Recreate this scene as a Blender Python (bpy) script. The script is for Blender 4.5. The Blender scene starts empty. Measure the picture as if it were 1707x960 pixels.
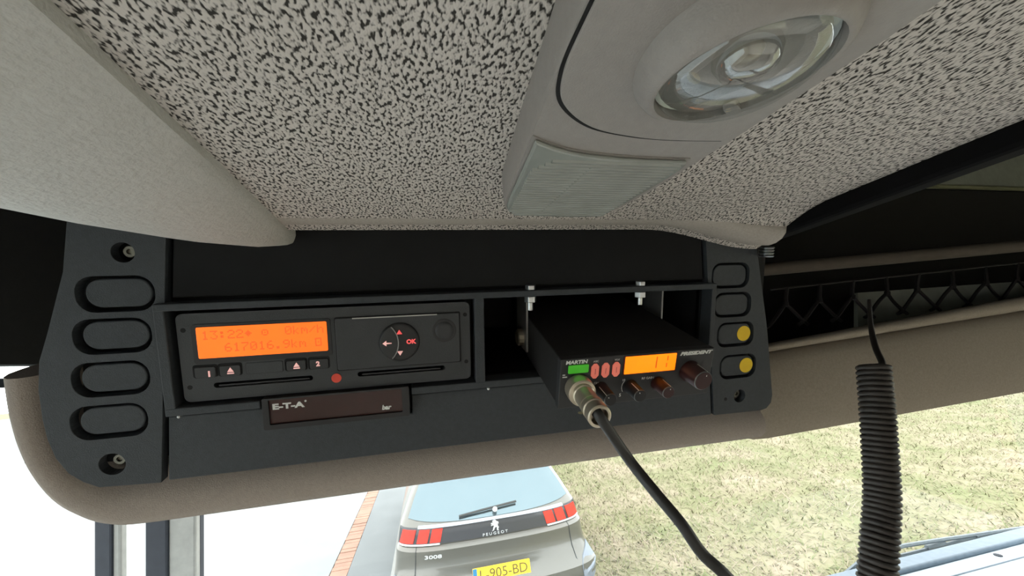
import bpy, bmesh, math, random
from mathutils import Vector, Matrix
random.seed(7)
S = bpy.context.scene
COL = S.collection

# ------------------------------------------------------------------ camera
FPX, CX, CY, CAMZ = 650.0, 853.5, 480.0, 2.6
# rows: world X, Y, Z axes written in camera coordinates (x right, y down, z forward)
M = ((0.97514633, -0.03467636, 0.21883139),
     (-0.20887792, 0.18550170, 0.96018703),
     (-0.07388938, -0.98203191, 0.17364818))
cam_d = bpy.data.cameras.new('camera')
cam_d.sensor_width = 36.0
cam_d.lens = 36.0 * FPX / 1707.0
cam_d.clip_start = 0.01
cam_d.clip_end = 500
cam = bpy.data.objects.new('camera', cam_d)
COL.objects.link(cam)
mw = Matrix.Identity(4)
for r in range(3):
    mw[r][0] = M[r][0]; mw[r][1] = -M[r][1]; mw[r][2] = -M[r][2]
mw[2][3] = CAMZ
cam.matrix_world = mw
S.camera = cam

# ------------------------------------------------------------------ world light (bright overcast sky) and exposure
w = bpy.data.worlds.new('overcast_sky'); S.world = w; w.use_nodes = True
bg = w.node_tree.nodes['Background']
bg.inputs[0].default_value = (0.97, 0.995, 1.0, 1)
bg.inputs[1].default_value = 5.0
S.view_settings.view_transform = 'Standard'
S.view_settings.look = 'None'
S.view_settings.exposure = 0.0
S.view_settings.gamma = 1.0
S.view_settings.use_curve_mapping = False

# ------------------------------------------------------------------ helpers
def lin(c):
    return tuple(((x / 255) / 12.92 if x / 255 <= 0.04045 else ((x / 255 + 0.055) / 1.055) ** 2.4) for x in c)

def mat(name, rgb, rough=0.5, metal=0.0, var=0.08, vscale=60, bump=0.0, bscale=400, emit=0.0, spec=0.5, coat=0.0):
    m = bpy.data.materials.new(name); m.use_nodes = True
    nt = m.node_tree; b = nt.nodes['Principled BSDF']
    c = lin(rgb)
    tc = nt.nodes.new('ShaderNodeTexCoord')
    nz = nt.nodes.new('ShaderNodeTexNoise'); nz.inputs['Scale'].default_value = vscale; nz.inputs['Detail'].default_value = 3
    nt.links.new(tc.outputs['Object'], nz.inputs['Vector'])
    rp = nt.nodes.new('ShaderNodeValToRGB')
    rp.color_ramp.elements[0].position = 0.3; rp.color_ramp.elements[1].position = 0.7
    rp.color_ramp.elements[0].color = (*[x * (1 - var) for x in c], 1)
    rp.color_ramp.elements[1].color = (*[min(1, x * (1 + var)) for x in c], 1)
    nt.links.new(nz.outputs['Fac'], rp.inputs['Fac'])
    nt.links.new(rp.outputs['Color'], b.inputs['Base Color'])
    b.inputs['Roughness'].default_value = rough
    b.inputs['Metallic'].default_value = metal
    b.inputs['Specular IOR Level'].default_value = spec
    b.inputs['Coat Weight'].default_value = coat
    if emit:
        nt.links.new(rp.outputs['Color'], b.inputs['Emission Color'])
        b.inputs['Emission Strength'].default_value = emit
    if bump:
        n2 = nt.nodes.new('ShaderNodeTexNoise'); n2.inputs['Scale'].default_value = bscale; n2.inputs['Detail'].default_value = 2
        nt.links.new(tc.outputs['Object'], n2.inputs['Vector'])
        bp = nt.nodes.new('ShaderNodeBump'); bp.inputs['Strength'].default_value = bump; bp.inputs['Distance'].default_value = 0.002
        nt.links.new(n2.outputs['Fac'], bp.inputs['Height'])
        nt.links.new(bp.outputs['Normal'], b.inputs['Normal'])
    return m

def pane_mat(name, tint, refl=0.06, rough=0.02):
    m = bpy.data.materials.new(name); m.use_nodes = True
    nt = m.node_tree; nt.nodes.clear()
    o = nt.nodes.new('ShaderNodeOutputMaterial'); mx = nt.nodes.new('ShaderNodeMixShader')
    t = nt.nodes.new('ShaderNodeBsdfTransparent'); g = nt.nodes.new('ShaderNodeBsdfGlossy')
    t.inputs[0].default_value = (*tint, 1); g.inputs['Roughness'].default_value = rough
    mx.inputs[0].default_value = refl
    nt.links.new(t.outputs[0], mx.inputs[1]); nt.links.new(g.outputs[0], mx.inputs[2]); nt.links.new(mx.outputs[0], o.inputs[0])
    return m

def fabric_mat():
    m = bpy.data.materials.new('headliner_weave'); m.use_nodes = True
    nt = m.node_tree; b = nt.nodes['Principled BSDF']; L = nt.links.new
    tc = nt.nodes.new('ShaderNodeTexCoord')
    mp = nt.nodes.new('ShaderNodeMapping'); mp.inputs['Scale'].default_value = (1.15, 0.62, 1.0)
    mp.inputs['Rotation'].default_value = (0, 0, 0.35)
    L(tc.outputs['Object'], mp.inputs['Vector'])
    nz = nt.nodes.new('ShaderNodeTexNoise'); nz.inputs['Scale'].default_value = 260; nz.inputs['Detail'].default_value = 2
    L(mp.outputs[0], nz.inputs['Vector'])
    mixv = nt.nodes.new('ShaderNodeVectorMath'); mixv.operation = 'MULTIPLY_ADD'
    mixv.inputs[1].default_value = (0.0012, 0.0012, 0.0012)
    L(nz.outputs['Color'], mixv.inputs[0]); L(mp.outputs[0], mixv.inputs[2])
    n2 = nt.nodes.new('ShaderNodeTexNoise'); n2.noise_dimensions = '2D'; n2.inputs['Scale'].default_value = 740
    n2.inputs['Detail'].default_value = 1.2; n2.inputs['Roughness'].default_value = 0.45
    L(mixv.outputs[0], n2.inputs['Vector'])
    rp = nt.nodes.new('ShaderNodeValToRGB')
    rp.color_ramp.elements[0].position = 0.47; rp.color_ramp.elements[0].color = (*lin((206, 200, 193)), 1)
    rp.color_ramp.elements[1].position = 0.66; rp.color_ramp.elements[1].color = (*lin((62, 60, 57)), 1)
    L(n2.outputs['Fac'], rp.inputs['Fac'])
    L(rp.outputs['Color'], b.inputs['Base Color'])
    b.inputs['Roughness'].default_value = 0.95; b.inputs['Specular IOR Level'].default_value = 0.1
    bp = nt.nodes.new('ShaderNodeBump'); bp.invert = True; bp.inputs['Strength'].default_value = 0.4; bp.inputs['Distance'].default_value = 0.0012
    L(n2.outputs['Fac'], bp.inputs['Height']); L(bp.outputs['Normal'], b.inputs['Normal'])
    return m

def grass_mat(name, blades):
    m = bpy.data.materials.new(name); m.use_nodes = True
    nt = m.node_tree; b = nt.nodes['Principled BSDF']; L = nt.links.new
    tc = nt.nodes.new('ShaderNodeTexCoord')
    nz = nt.nodes.new('ShaderNodeTexNoise'); nz.inputs['Scale'].default_value = 0.9; nz.inputs['Detail'].default_value = 5
    L(tc.outputs['Object'], nz.inputs['Vector'])
    fac = nz.outputs['Fac']
    if blades:
        g = nt.nodes.new('ShaderNodeNewGeometry')
        mx = nt.nodes.new('ShaderNodeMath'); mx.operation = 'MULTIPLY_ADD'
        mx.inputs[1].default_value = 0.5
        ad = nt.nodes.new('ShaderNodeMath'); ad.operation = 'MULTIPLY_ADD'; ad.inputs[1].default_value = 0.9; ad.inputs[2].default_value = -0.2
        L(nz.outputs['Fac'], ad.inputs[0])
        L(g.outputs['Random Per Island'], mx.inputs[0]); L(ad.outputs[0], mx.inputs[2])
        fac = mx.outputs[0]
    rp = nt.nodes.new('ShaderNodeValToRGB')
    rp.color_ramp.elements[0].position = 0.25; rp.color_ramp.elements[0].color = (*lin((110, 117, 80)), 1)
    rp.color_ramp.elements[1].position = 0.75; rp.color_ramp.elements[1].color = (*lin((152, 139, 122)), 1)
    e = rp.color_ramp.elements.new(0.5); e.color = (*lin((128, 124, 97)), 1)
    L(fac, rp.inputs['Fac']); L(rp.outputs['Color'], b.inputs['Base Color'])
    b.inputs['Roughness'].default_value = 0.9; b.inputs['Specular IOR Level'].default_value = 0.15
    return m

class Frame:
    def __init__(s, o, eu, ev, en):
        s.o, s.eu, s.ev, s.en = Vector(o), Vector(eu), Vector(ev), Vector(en)
    def p(s, u, v, w=0.0):
        return s.o + s.eu * u + s.ev * v + s.en * w

WORLD = Frame((0, 0, 0), (1, 0, 0), (0, 1, 0), (0, 0, 1))

def ray(px, py):
    c = ((px - CX) / FPX, (py - CY) / FPX, 1.0)
    return Vector([M[r][0] * c[0] + M[r][1] * c[1] + M[r][2] * c[2] for r in range(3)])
CAMO = Vector((0, 0, CAMZ))
def onplane(px, py, P, n):
    d = ray(px, py); P = Vector(P); n = Vector(n)
    return CAMO + d * ((P - CAMO).dot(n) / d.dot(n))
def atdepth(px, py, d):
    return CAMO + ray(px, py) * d

def rrect(cx, cy, w, h, r, n=6, rot=0.0):
    r = min(r, w / 2 - 1e-6, h / 2 - 1e-6); out = []
    for k, (sx, sy) in enumerate(((1, 1), (-1, 1), (-1, -1), (1, -1))):
        for i in range(n + 1):
            a = math.pi / 2 * (k + i / n)
            x = sx * (w / 2 - r) + r * math.cos(a); y = sy * (h / 2 - r) + r * math.sin(a)
            out.append((cx + x * math.cos(rot) - y * math.sin(rot), cy + x * math.sin(rot) + y * math.cos(rot)))
    return out

def circ(cx, cy, r, n=24):
    return [(cx + r * math.cos(2 * math.pi * i / n), cy + r * math.sin(2 * math.pi * i / n)) for i in range(n)]

class MB:
    def __init__(s): s.v = []; s.f = []
    def add(s, pts, faces):
        b = len(s.v); s.v += [Vector(p) for p in pts]; s.f += [tuple(b + i for i in f) for f in faces]; return s
    def prism(s, F, out, w0, w1):
        n = len(out)
        pts = [F.p(u, v, w0) for u, v in out] + [F.p(u, v, w1) for u, v in out]
        fs = [tuple(range(n)), tuple(range(2 * n - 1, n - 1, -1))] + [(i, (i + 1) % n, n + (i + 1) % n, n + i) for i in range(n)]
        return s.add(pts, fs)
    def box(s, F, u0, u1, v0, v1, w0, w1):
        return s.prism(F, [(u0, v0), (u1, v0), (u1, v1), (u0, v1)], w0, w1)
    def plate(s, F, out, holes, w0, w1):
        cd = bpy.data.curves.new('tmp', 'CURVE'); cd.dimensions = '2D'; cd.fill_mode = 'BOTH'
        cd.extrude = abs(w1 - w0) / 2
        for loop in [out] + list(holes):
            sp = cd.splines.new('POLY'); sp.points.add(len(loop) - 1)
            for q, (a, b_) in zip(sp.points, loop): q.co = (a, b_, 0, 1)
            sp.use_cyclic_u = True
        return s._curve(cd, F, (w0 + w1) / 2)
    def _curve(s, cd, F, wm, map2=None):
        o = bpy.data.objects.new('tmp', cd)
        me = bpy.data.meshes.new_from_object(o)
        pts = [F.p(*(map2(v.co.x, v.co.y) if map2 else (v.co.x, v.co.y)), wm + v.co.z) for v in me.vertices]
        s.add(pts, [tuple(p.vertices) for p in me.polygons])
        bpy.data.objects.remove(o); bpy.data.curves.remove(cd); bpy.data.meshes.remove(me)
        return s
    def text(s, F, txt, u, v, size, w0=0.0, th=0.0003, width=None, bold=0.0, shear=0.0, align='CENTER', spacing=1.0, map3=None):
        cd = bpy.data.curves.new('tmp', 'FONT'); cd.body = txt; cd.size = size * 1.38; cd.extrude = th / 2
        cd.offset = bold * size; cd.shear = shear; cd.align_x = 'CENTER'; cd.align_y = 'CENTER'; cd.space_character = spacing
        cd.resolution_u = 3
        o = bpy.data.objects.new('tmp', cd); me = bpy.data.meshes.new_from_object(o)
        if len(me.vertices) == 0: return s
        x0 = min(q.co.x for q in me.vertices); x1 = max(q.co.x for q in me.vertices)
        y0 = min(q.co.y for q in me.vertices); y1 = max(q.co.y for q in me.vertices)
        k = (width / (x1 - x0)) if width else size / max(y1 - y0, 1e-9)
        ky = size / max(y1 - y0, 1e-9)
        fn = map3 or (lambda a, b_, c: F.p(u + a, v + b_, w0 + c))
        pts = [fn((q.co.x - (x0 + x1) / 2) * k, (q.co.y - (y0 + y1) / 2) * ky, q.co.z + th / 2) for q in me.vertices]
        s.add(pts, [tuple(p.vertices) for p in me.polygons])
        bpy.data.objects.remove(o); bpy.data.curves.remove(cd); bpy.data.meshes.remove(me)
        return s
    def lathe(s, F, cu, cv, prof, n=24):
        pts = []; fs = []
        for r, wv in prof:
            for i in range(n):
                a = 2 * math.pi * i / n
                pts.append(F.p(cu + r * math.cos(a), cv + r * math.sin(a), wv))
        for j in range(len(prof) - 1):
            for i in range(n):
                k = (i + 1) % n
                fs.append((j * n + i, j * n + k, (j + 1) * n + k, (j + 1) * n + i))
        fs.append(tuple(range(n))); fs.append(tuple(range((len(prof) - 1) * n, len(prof) * n)))
        return s.add(pts, fs)
    def tube(s, path, r, n=8, cap=True):
        path = [Vector(p) for p in path]; N = len(path)
        rs = r if isinstance(r, (list, tuple)) else [r] * N
        t0 = (path[1] - path[0]).normalized()
        ref = Vector((0, 0, 1)) if abs(t0.z) < 0.9 else Vector((1, 0, 0))
        nrm = t0.cross(ref).normalized(); pts = []; fs = []
        for i in range(N):
            t = (path[min(i + 1, N - 1)] - path[max(i - 1, 0)]).normalized()
            nrm = (nrm - t * nrm.dot(t)).normalized(); bi = t.cross(nrm)
            for k in range(n):
                a = 2 * math.pi * k / n
                pts.append(path[i] + (nrm * math.cos(a) + bi * math.sin(a)) * rs[i])
        for i in range(N - 1):
            for k in range(n):
                m = (k + 1) % n
                fs.append((i * n + k, i * n + m, (i + 1) * n + m, (i + 1) * n + k))
        if cap: fs += [tuple(range(n)), tuple(range((N - 1) * n, N * n))]
        return s.add(pts, fs)
    def rings(s, rings, closed=True, caps=True):
        n = len(rings[0]); pts = [p for r in rings for p in r]; fs = []
        for j in range(len(rings) - 1):
            for i in range(n if closed else n - 1):
                k = (i + 1) % n
                fs.append((j * n + i, j * n + k, (j + 1) * n + k, (j + 1) * n + i))
        if caps and closed: fs += [tuple(range(n)), tuple(range((len(rings) - 1) * n, len(rings) * n))]
        return s.add(pts, fs)

ROOT = {}
def thing(name, label, cat, loc, group=None):
    o = bpy.data.objects.new(name, None); COL.objects.link(o)
    o.empty_display_size = 0.02
    o.location = loc; o['label'] = label; o['category'] = cat
    if group: o['group'] = group
    ROOT[o] = Vector(loc)
    return o

def build(mb, name, m, parent=None, label=None, cat=None, group=None, kind=None, smooth=None, bevel=0.0, seg=2, loc=None):
    me = bpy.data.meshes.new(name)
    if parent is not None: off = ROOT[parent]
    elif loc is not None: off = Vector(loc)
    else:
        lo = Vector([min(p[i] for p in mb.v) for i in range(3)]); hi = Vector([max(p[i] for p in mb.v) for i in range(3)])
        off = Vector(((lo.x + hi.x) / 2, (lo.y + hi.y) / 2, lo.z))
    me.from_pydata([tuple(p - off) for p in mb.v], [], mb.f)
    bm = bmesh.new(); bm.from_mesh(me)
    bmesh.ops.remove_doubles(bm, verts=bm.verts, dist=1e-6)
    bmesh.ops.recalc_face_normals(bm, faces=bm.faces); bm.to_mesh(me); bm.free()
    me.materials.append(m)
    if smooth is not None:
        for p in me.polygons: p.use_smooth = True
        me.set_sharp_from_angle(angle=math.radians(smooth))
    o = bpy.data.objects.new(name, me); COL.objects.link(o)
    if parent is not None:
        o.parent = parent; ROOT[o] = off
    else:
        o.location = off; ROOT[o] = off
    if label: o['label'] = label
    if cat: o['category'] = cat
    if group: o['group'] = group
    if kind: o['kind'] = kind
    if bevel:
        b = o.modifiers.new('bevel', 'BEVEL'); b.width = bevel; b.segments = seg; b.limit_method = 'ANGLE'; b.angle_limit = math.radians(40)
    return o

def smoothpath(pts, n=10):
    pts = [Vector(p) for p in pts]; out = []
    for i in range(len(pts) - 1):
        p0 = pts[max(i - 1, 0)]; p1 = pts[i]; p2 = pts[i + 1]; p3 = pts[min(i + 2, len(pts) - 1)]
        for k in range(n):
            t = k / n
            out.append(0.5 * ((2 * p1) + (p2 - p0) * t + (2 * p0 - 5 * p1 + 4 * p2 - p3) * t * t + (3 * p1 - p0 - 3 * p2 + p3) * t ** 3))
    out.append(pts[-1]); return out

def interp(tab, x):
    if x <= tab[0][0]: return tab[0][1:]
    for a, b in zip(tab, tab[1:]):
        if x <= b[0]:
            t = (x - a[0]) / (b[0] - a[0]); return tuple(p + (q - p) * t for p, q in zip(a[1:], b[1:]))
    return tab[-1][1:]

def sstep(a, b, x):
    t = max(0, min(1, (x - a) / (b - a))); return t * t * (3 - 2 * t)

# ------------------------------------------------------------------ materials
PL = mat('console_plastic', (55, 60, 64), 0.62, var=0.10, vscale=300, bump=0.15, bscale=1500)
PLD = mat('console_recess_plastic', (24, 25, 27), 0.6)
BLK = mat('black_plastic', (30, 31, 33), 0.45)
TACHO = mat('tachograph_plastic', (53, 56, 58), 0.5, bump=0.1, bscale=1800)
TKEY = mat('tachograph_key', (44, 46, 48), 0.45)
VOID = mat('black_gap', (8, 8, 9), 0.8)
ORANGE = mat('orange_display', (255, 112, 26), 0.4, emit=0.95, var=0.10, vscale=25)
ORANGE2 = mat('amber_display', (255, 136, 0), 0.4, emit=1.1, var=0.06, vscale=30)
LCD = mat('display_ink', (214, 92, 32), 0.5, emit=0.8)
LCD2 = mat('amber_display_ink', (190, 84, 0), 0.5, emit=0.8)
WHT = mat('white_print', (226, 226, 222), 0.5)
PINK = mat('backlit_print', (255, 190, 184), 0.5, emit=0.5)
REDP = mat('backlit_red_print', (250, 92, 92), 0.5, emit=0.7)
REDS = mat('red_sticker', (236, 84, 66), 0.6)
YEL = mat('yellow_sticker', (255, 212, 34), 0.6)
GREEN = mat('green_key', (70, 176, 44), 0.4, emit=0.35)
SALMON = mat('salmon_key', (232, 122, 104), 0.45, emit=0.35)
DRED = mat('dark_red_window', (54, 24, 20), 0.25)
KNOBR = mat('knob_red_reflection', (50, 20, 21), 0.4)  # red reflection of the radio backlighting put into the knob colour
CHROME = mat('nickel_plating', (206, 196, 176), 0.32, 0.75)
STEEL = mat('zinc_steel', (205, 208, 208), 0.3, 1.0)
CABLE = mat('black_rubber', (40, 39, 37), 0.45)
COIL = mat('coil_rubber', (52, 47, 43), 0.5)
TRIMF = mat('grey_fabric_trim', (164, 154, 145), 0.95, var=0.06, vscale=500, bump=0.25, bscale=1200, spec=0.1)
TRIMR = mat('beige_grey_header_fabric', (162, 152, 138), 0.95, var=0.08, vscale=400, bump=0.25, bscale=1200, spec=0.1)
POD = mat('grained_grey_vinyl', (192, 191, 185), 0.55, var=0.04, vscale=300, bump=0.35, bscale=520)
LAMPP = mat('lamp_housing_plastic', (150, 145, 140), 0.5, var=0.04, vscale=300, bump=0.12, bscale=1500)
FABRIC = fabric_mat()
EDGE = mat('headliner_edge_fabric', (172, 166, 158), 0.95, var=0.08, vscale=700, bump=0.2, bscale=1200, spec=0.1)
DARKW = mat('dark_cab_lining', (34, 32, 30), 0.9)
SHELF = mat('dark_shelf_lining', (26, 26, 25), 0.9)
SHELFG = mat('shelf_grey_panel', (140, 144, 132), 0.8)
ROLLF = mat('shelf_roll_fabric', (84, 76, 68), 0.95)
NETM = mat('elastic_net_cord', (26, 23, 24), 0.9)
PALE = mat('pale_grey_trim', (164, 164, 159), 0.6)
SEAL = mat('rubber_seal', (52, 56, 64), 0.7)
DASH = mat('pale_dashboard', (196, 208, 216), 0.35)
DASHS = mat('blue_grey_scuttle', (112, 128, 142), 0.5)
CABF = mat('cab_floor_rubber', (150, 144, 136), 0.9)
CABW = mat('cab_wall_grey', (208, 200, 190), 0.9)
GLASS = pane_mat('windscreen_glass', (0.97, 0.985, 0.98), 0.03)
LENS = pane_mat('clear_lens', (0.95, 0.97, 0.97), 0.16, 0.03)
LENSR = mat('ribbed_lens_plastic', (150, 154, 149), 0.18, spec=1.0)
REFL = mat('lamp_reflector', (232, 235, 234), 0.28, 0.35)
CONC = mat('pale_concrete_road', (130, 134, 133), 0.9, var=0.06, vscale=1.5)
ASPH = mat('grey_asphalt', (108, 112, 113), 0.9, var=0.08, vscale=2)
BRICK = mat('pink_clinker', (146, 112, 96), 0.9, var=0.16, vscale=4)
LINE = mat('white_road_paint', (226, 228, 226), 0.8)
CARP = mat('champagne_car_paint', (96, 95, 89), 0.3, 0.35, var=0.02, coat=0.6)
CARBLK = mat('gloss_black_band', (58, 60, 64), 0.16)
CARGL = mat('sky_reflecting_car_glass', (104, 119, 125), 0.06, 0.75, var=0.03, vscale=2)
CARSEAM = mat('car_seam', (60, 62, 62), 0.7)
TAILR = mat('red_tail_lamp', (214, 52, 40), 0.2, emit=0.12)
BUMP = mat('grey_bumper_plastic', (120, 128, 138), 0.6)
PLATE = mat('yellow_plate', (238, 196, 40), 0.5)
PLATEB = mat('blue_plate_band', (30, 110, 150), 0.5)
INK = mat('plate_ink', (84, 70, 28), 0.6)
TYRE = mat('tyre_rubber', (34, 34, 34), 0.8)
WIPER = mat('wiper_grey', (110, 118, 124), 0.5)

# ------------------------------------------------------------------ outside: ground
def flat(name, m, x0, x1, y0, y1, z0, z1, label, cat, kind='structure'):
    return build(MB().box(WORLD, x0, x1, y0, y1, z0, z1), name, m, None, label, cat, kind=kind)
flat('ground', grass_mat('dry_verge_soil', False), -60, 80, -40, 90, -0.30, -0.06, 'dry yellow green verge ground beyond the road', 'ground')
flat('road', CONC, -45, -1.335, -40, 90, -0.2, 0.0, 'pale concrete road surface left of the brick strip', 'road')
flat('road_lane', ASPH, -1.10, 1.72, -40, 90, -0.2, 0.0, 'grey asphalt lane under the parked car', 'road')
# brick strip: a single row of clinkers laid across, too small to pick apart
mb = MB()
yy = 2.0
while yy < 30:
    d = random.uniform(-0.006, 0.006)
    mb.box(WORLD, -1.33 + random.uniform(0, .01), -1.105, yy, yy + 0.095, -0.12, 0.004 + d); yy += 0.103
build(mb, 'brick_strip', BRICK, None, 'pinkish clinker brick strip between the concrete road and the asphalt', 'brick strip', kind='stuff')
# grass blades
GB = grass_mat('dry_grass_blades', True)
vv = []; ff = []
rg = random.Random(3)
for i in range(120000):
    x = 1.74 + rg.random() ** 1.5 * 22; y = 1.2 + rg.random() * 15
    a = rg.uniform(0, 2 * math.pi); L = rg.uniform(0.05, 0.17); h = L * rg.uniform(0.15, 0.8); wd = rg.uniform(0.004, 0.010)
    z = -0.06
    dx, dy = math.cos(a), math.sin(a); b = len(vv)
    vv += [(x - dy * wd, y + dx * wd, z), (x + dy * wd, y - dx * wd, z), (x + dx * L * .9, y + dy * L * .9, z + h)]
    ff.append((b, b + 1, b + 2))
me = bpy.data.meshes.new('grass'); me.from_pydata(vv, [], ff); me.materials.append(GB)
go = bpy.data.objects.new('grass', me); COL.objects.link(go)
go['label'] = 'dry mown straw coloured grass on the verge right of the car'; go['category'] = 'grass'; go['kind'] = 'stuff'

# ------------------------------------------------------------------ cab shell
def struct(name, mb, m, label=None, cat=None, **k):
    o = build(mb, name, m, None, label, cat, kind='structure', **k); return o
XL, XR = -0.75, 2.02
YF = 1.06
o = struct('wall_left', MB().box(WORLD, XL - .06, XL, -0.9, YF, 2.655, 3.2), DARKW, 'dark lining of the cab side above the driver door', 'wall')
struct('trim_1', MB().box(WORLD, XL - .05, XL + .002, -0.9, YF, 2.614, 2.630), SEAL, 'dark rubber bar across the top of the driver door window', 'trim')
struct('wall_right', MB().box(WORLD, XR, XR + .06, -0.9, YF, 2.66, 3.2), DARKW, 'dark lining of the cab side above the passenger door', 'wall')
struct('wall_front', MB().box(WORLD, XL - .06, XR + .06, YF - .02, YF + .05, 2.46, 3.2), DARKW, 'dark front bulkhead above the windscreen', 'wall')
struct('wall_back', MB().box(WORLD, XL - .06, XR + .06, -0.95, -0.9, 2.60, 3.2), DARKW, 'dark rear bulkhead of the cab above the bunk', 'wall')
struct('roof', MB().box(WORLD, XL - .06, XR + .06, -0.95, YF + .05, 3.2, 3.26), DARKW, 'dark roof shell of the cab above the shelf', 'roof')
struct('floor', MB().box(WORLD, XL - .06, XR + .06, -0.95, YF + .05, 1.10, 1.16), CABF, 'dark rubber cab floor below the dashboard', 'floor')
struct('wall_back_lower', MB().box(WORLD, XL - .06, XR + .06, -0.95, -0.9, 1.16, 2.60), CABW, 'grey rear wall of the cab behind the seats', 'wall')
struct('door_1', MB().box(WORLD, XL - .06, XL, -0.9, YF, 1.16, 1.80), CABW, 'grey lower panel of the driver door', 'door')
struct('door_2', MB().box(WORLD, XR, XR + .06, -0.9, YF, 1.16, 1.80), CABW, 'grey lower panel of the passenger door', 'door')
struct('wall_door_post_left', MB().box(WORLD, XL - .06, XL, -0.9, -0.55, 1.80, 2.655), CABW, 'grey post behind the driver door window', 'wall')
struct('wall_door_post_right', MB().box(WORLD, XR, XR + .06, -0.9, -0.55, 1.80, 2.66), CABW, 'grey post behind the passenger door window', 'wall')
struct('window_3', MB().box(WORLD, XR + .016, XR + .02, -0.55, YF, 1.80, 2.66), GLASS, 'clear passenger door window', 'window')
# windscreen and door glass
wp = MB()
A = [Vector((-.47, YF + .01, 1.88)), Vector((XR - .06, YF + .01, 1.88)), Vector((XR - .06, YF - .01, 2.47)), Vector((-.478, YF - .01, 2.47))]
wp.rings([A, [p + Vector((0, .005, 0)) for p in A]])
struct('window_1', wp, GLASS, 'clear windscreen pane under the overhead console', 'window')
dg = MB().box(WORLD, XL - .02, XL - .016, -0.55, YF, 1.80, 2.655)
struct('window_2', dg, GLASS, 'clear driver door window left of the console', 'window')
# dashboard with scuttle strip
dsh = thing('dashboard', 'pale blue grey dashboard top below the windscreen', 'dashboard', (0.7, .85, 1.80))
build(MB().box(WORLD, XL, XR, .62, 1.012, 1.80, 1.895), 'dash_top', DASH, dsh, bevel=.01)
build(MB().box(WORLD, XL, XR, 1.012, 1.06, 1.82, 1.905), 'scuttle_strip', DASHS, dsh, bevel=.004)
sm = MB().tube([(XL + .1, .955, 1.8955), (XR - .05, .955, 1.8955)], .0022, 6); build(sm, 'seam', DASHS, dsh)
build(MB().lathe(Frame((1.68, .985, 1.895), (1, 0, 0), (0, 1, 0), (0, 0, 1)), 0, 0, [(.010, 0), (.010, .002), (.006, .003)], 12), 'screw_cap', SEAL, dsh)
# A pillar seen left of the windscreen
ap = thing('windscreen_pillar', 'pale pillar with dark seals left of the windscreen', 'pillar', (-.55, YF, 1.8))
def pil(name, xa, xb, m, yo, th=.02):
    b = MB(); yp = YF - yo
    t0, t1 = onplane(xa, 765, (0, yp, 0), (0, 1, 0)), onplane(xb, 765, (0, yp, 0), (0, 1, 0))
    b0, b1 = onplane(xa, 1300, (0, yp, 0), (0, 1, 0)), onplane(xb, 1300, (0, yp, 0), (0, 1, 0))
    q = [t0, t1, b1, b0]
    b.rings([q, [p + Vector((0, th, 0)) for p in q]])
    build(b, name, m, ap, bevel=.004)
pil('door_seal', 156, 186, SEAL, .02)
pil('door_frame_strip', 186, 201, PALE, .015)
pil('quarter_pane', 201, 241, GLASS, .005, .004)
pil('pillar_seal', 241, 279, SEAL, .03)
pil('pillar_trim', 280, 326, PALE, .025)
pil('windscreen_frit', 326, 333, SEAL, .01)

# wiper outside the windscreen
wi = thing('windscreen_wiper', 'grey windscreen wiper resting along the windscreen base', 'wiper', (1.5, 1.1, 1.93))
yw = 1.10
def wpt(x, y): return onplane(x, y, (0, yw, 0), (0, 1, 0))
build(MB().tube([wpt(1395, 968), wpt(1440, 931), wpt(1505, 910), wpt(1560, 901), wpt(1720, 878)], .006, 6), 'arm', WIPER, wi)
build(MB().tube([wpt(1490, 929), wpt(1540, 917), wpt(1610, 899), wpt(1725, 876)], .0055, 6), 'blade', WIPER, wi)
build(MB().tube([wpt(1545, 913), wpt(1575, 906)], .008, 6), 'clip', WIPER, wi)
build(MB().tube([wpt(1625, 893), wpt(1650, 888)], .007, 6), 'clip', WIPER, wi)

# ------------------------------------------------------------------ ceiling
ZC = 2.69
def zceil(x, y):
    d = sstep(.17, .27, x) * sstep(.20, .275, y)
    return ZC - .017 * d
def yfront(x):
    return .262 + .003 * sstep(.15, .27, x)
NX, NY = 40, 50
x0, x1, y0 = -.13, .272, -0.9
rows = []
for j in range(NY + 1):
    t = j / NY; t = 1 - (1 - t) ** 1.6
    rows.append([Vector((x, y0 + (yfront(x) - y0) * t, zceil(x, y0 + (yfront(x) - y0) * t))) for x in [x0 + (x1 - x0) * (i / NX) ** .7 for i in range(NX + 1)]])
cb_ = MB().rings(rows, closed=False, caps=False)
cb_.rings([[p + Vector((0, 0, .03)) for p in r] for r in rows], closed=False, caps=False)
ceil = struct('ceiling', cb_, FABRIC, 'light grey woven headliner of the cab roof', 'ceiling', smooth=40, loc=(0, 0, ZC))
# rolled plain front edge of the headliner
mb = MB(); rg_ = []
for i in range(41):
    x = -.11 + (x1 + .11) * i / 40; zf = zceil(x, yfront(x)); yf = yfront(x)
    rg_.append([Vector((x, yf - .016 + .012 * math.cos(a) * 1.25, zf + .0085 + .0095 * math.sin(a))) for a in [math.pi * 2 * k / 14 for k in range(14)]])
mb.rings(rg_)
build(mb, 'trim_3', EDGE, None, 'rolled plain front edge of the headliner above the console', 'trim', kind='structure', smooth=60)
# black rail at the right edge of the headliner
mb = MB().box(WORLD, .272, .288, -0.9, .272, ZC - .012, ZC + .03)
build(mb, 'headliner_rail', mat('rail_black', (14, 14, 15), .85, spec=.1), None, 'black rail along the right edge of the woven headliner', 'rail', bevel=.003)

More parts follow.
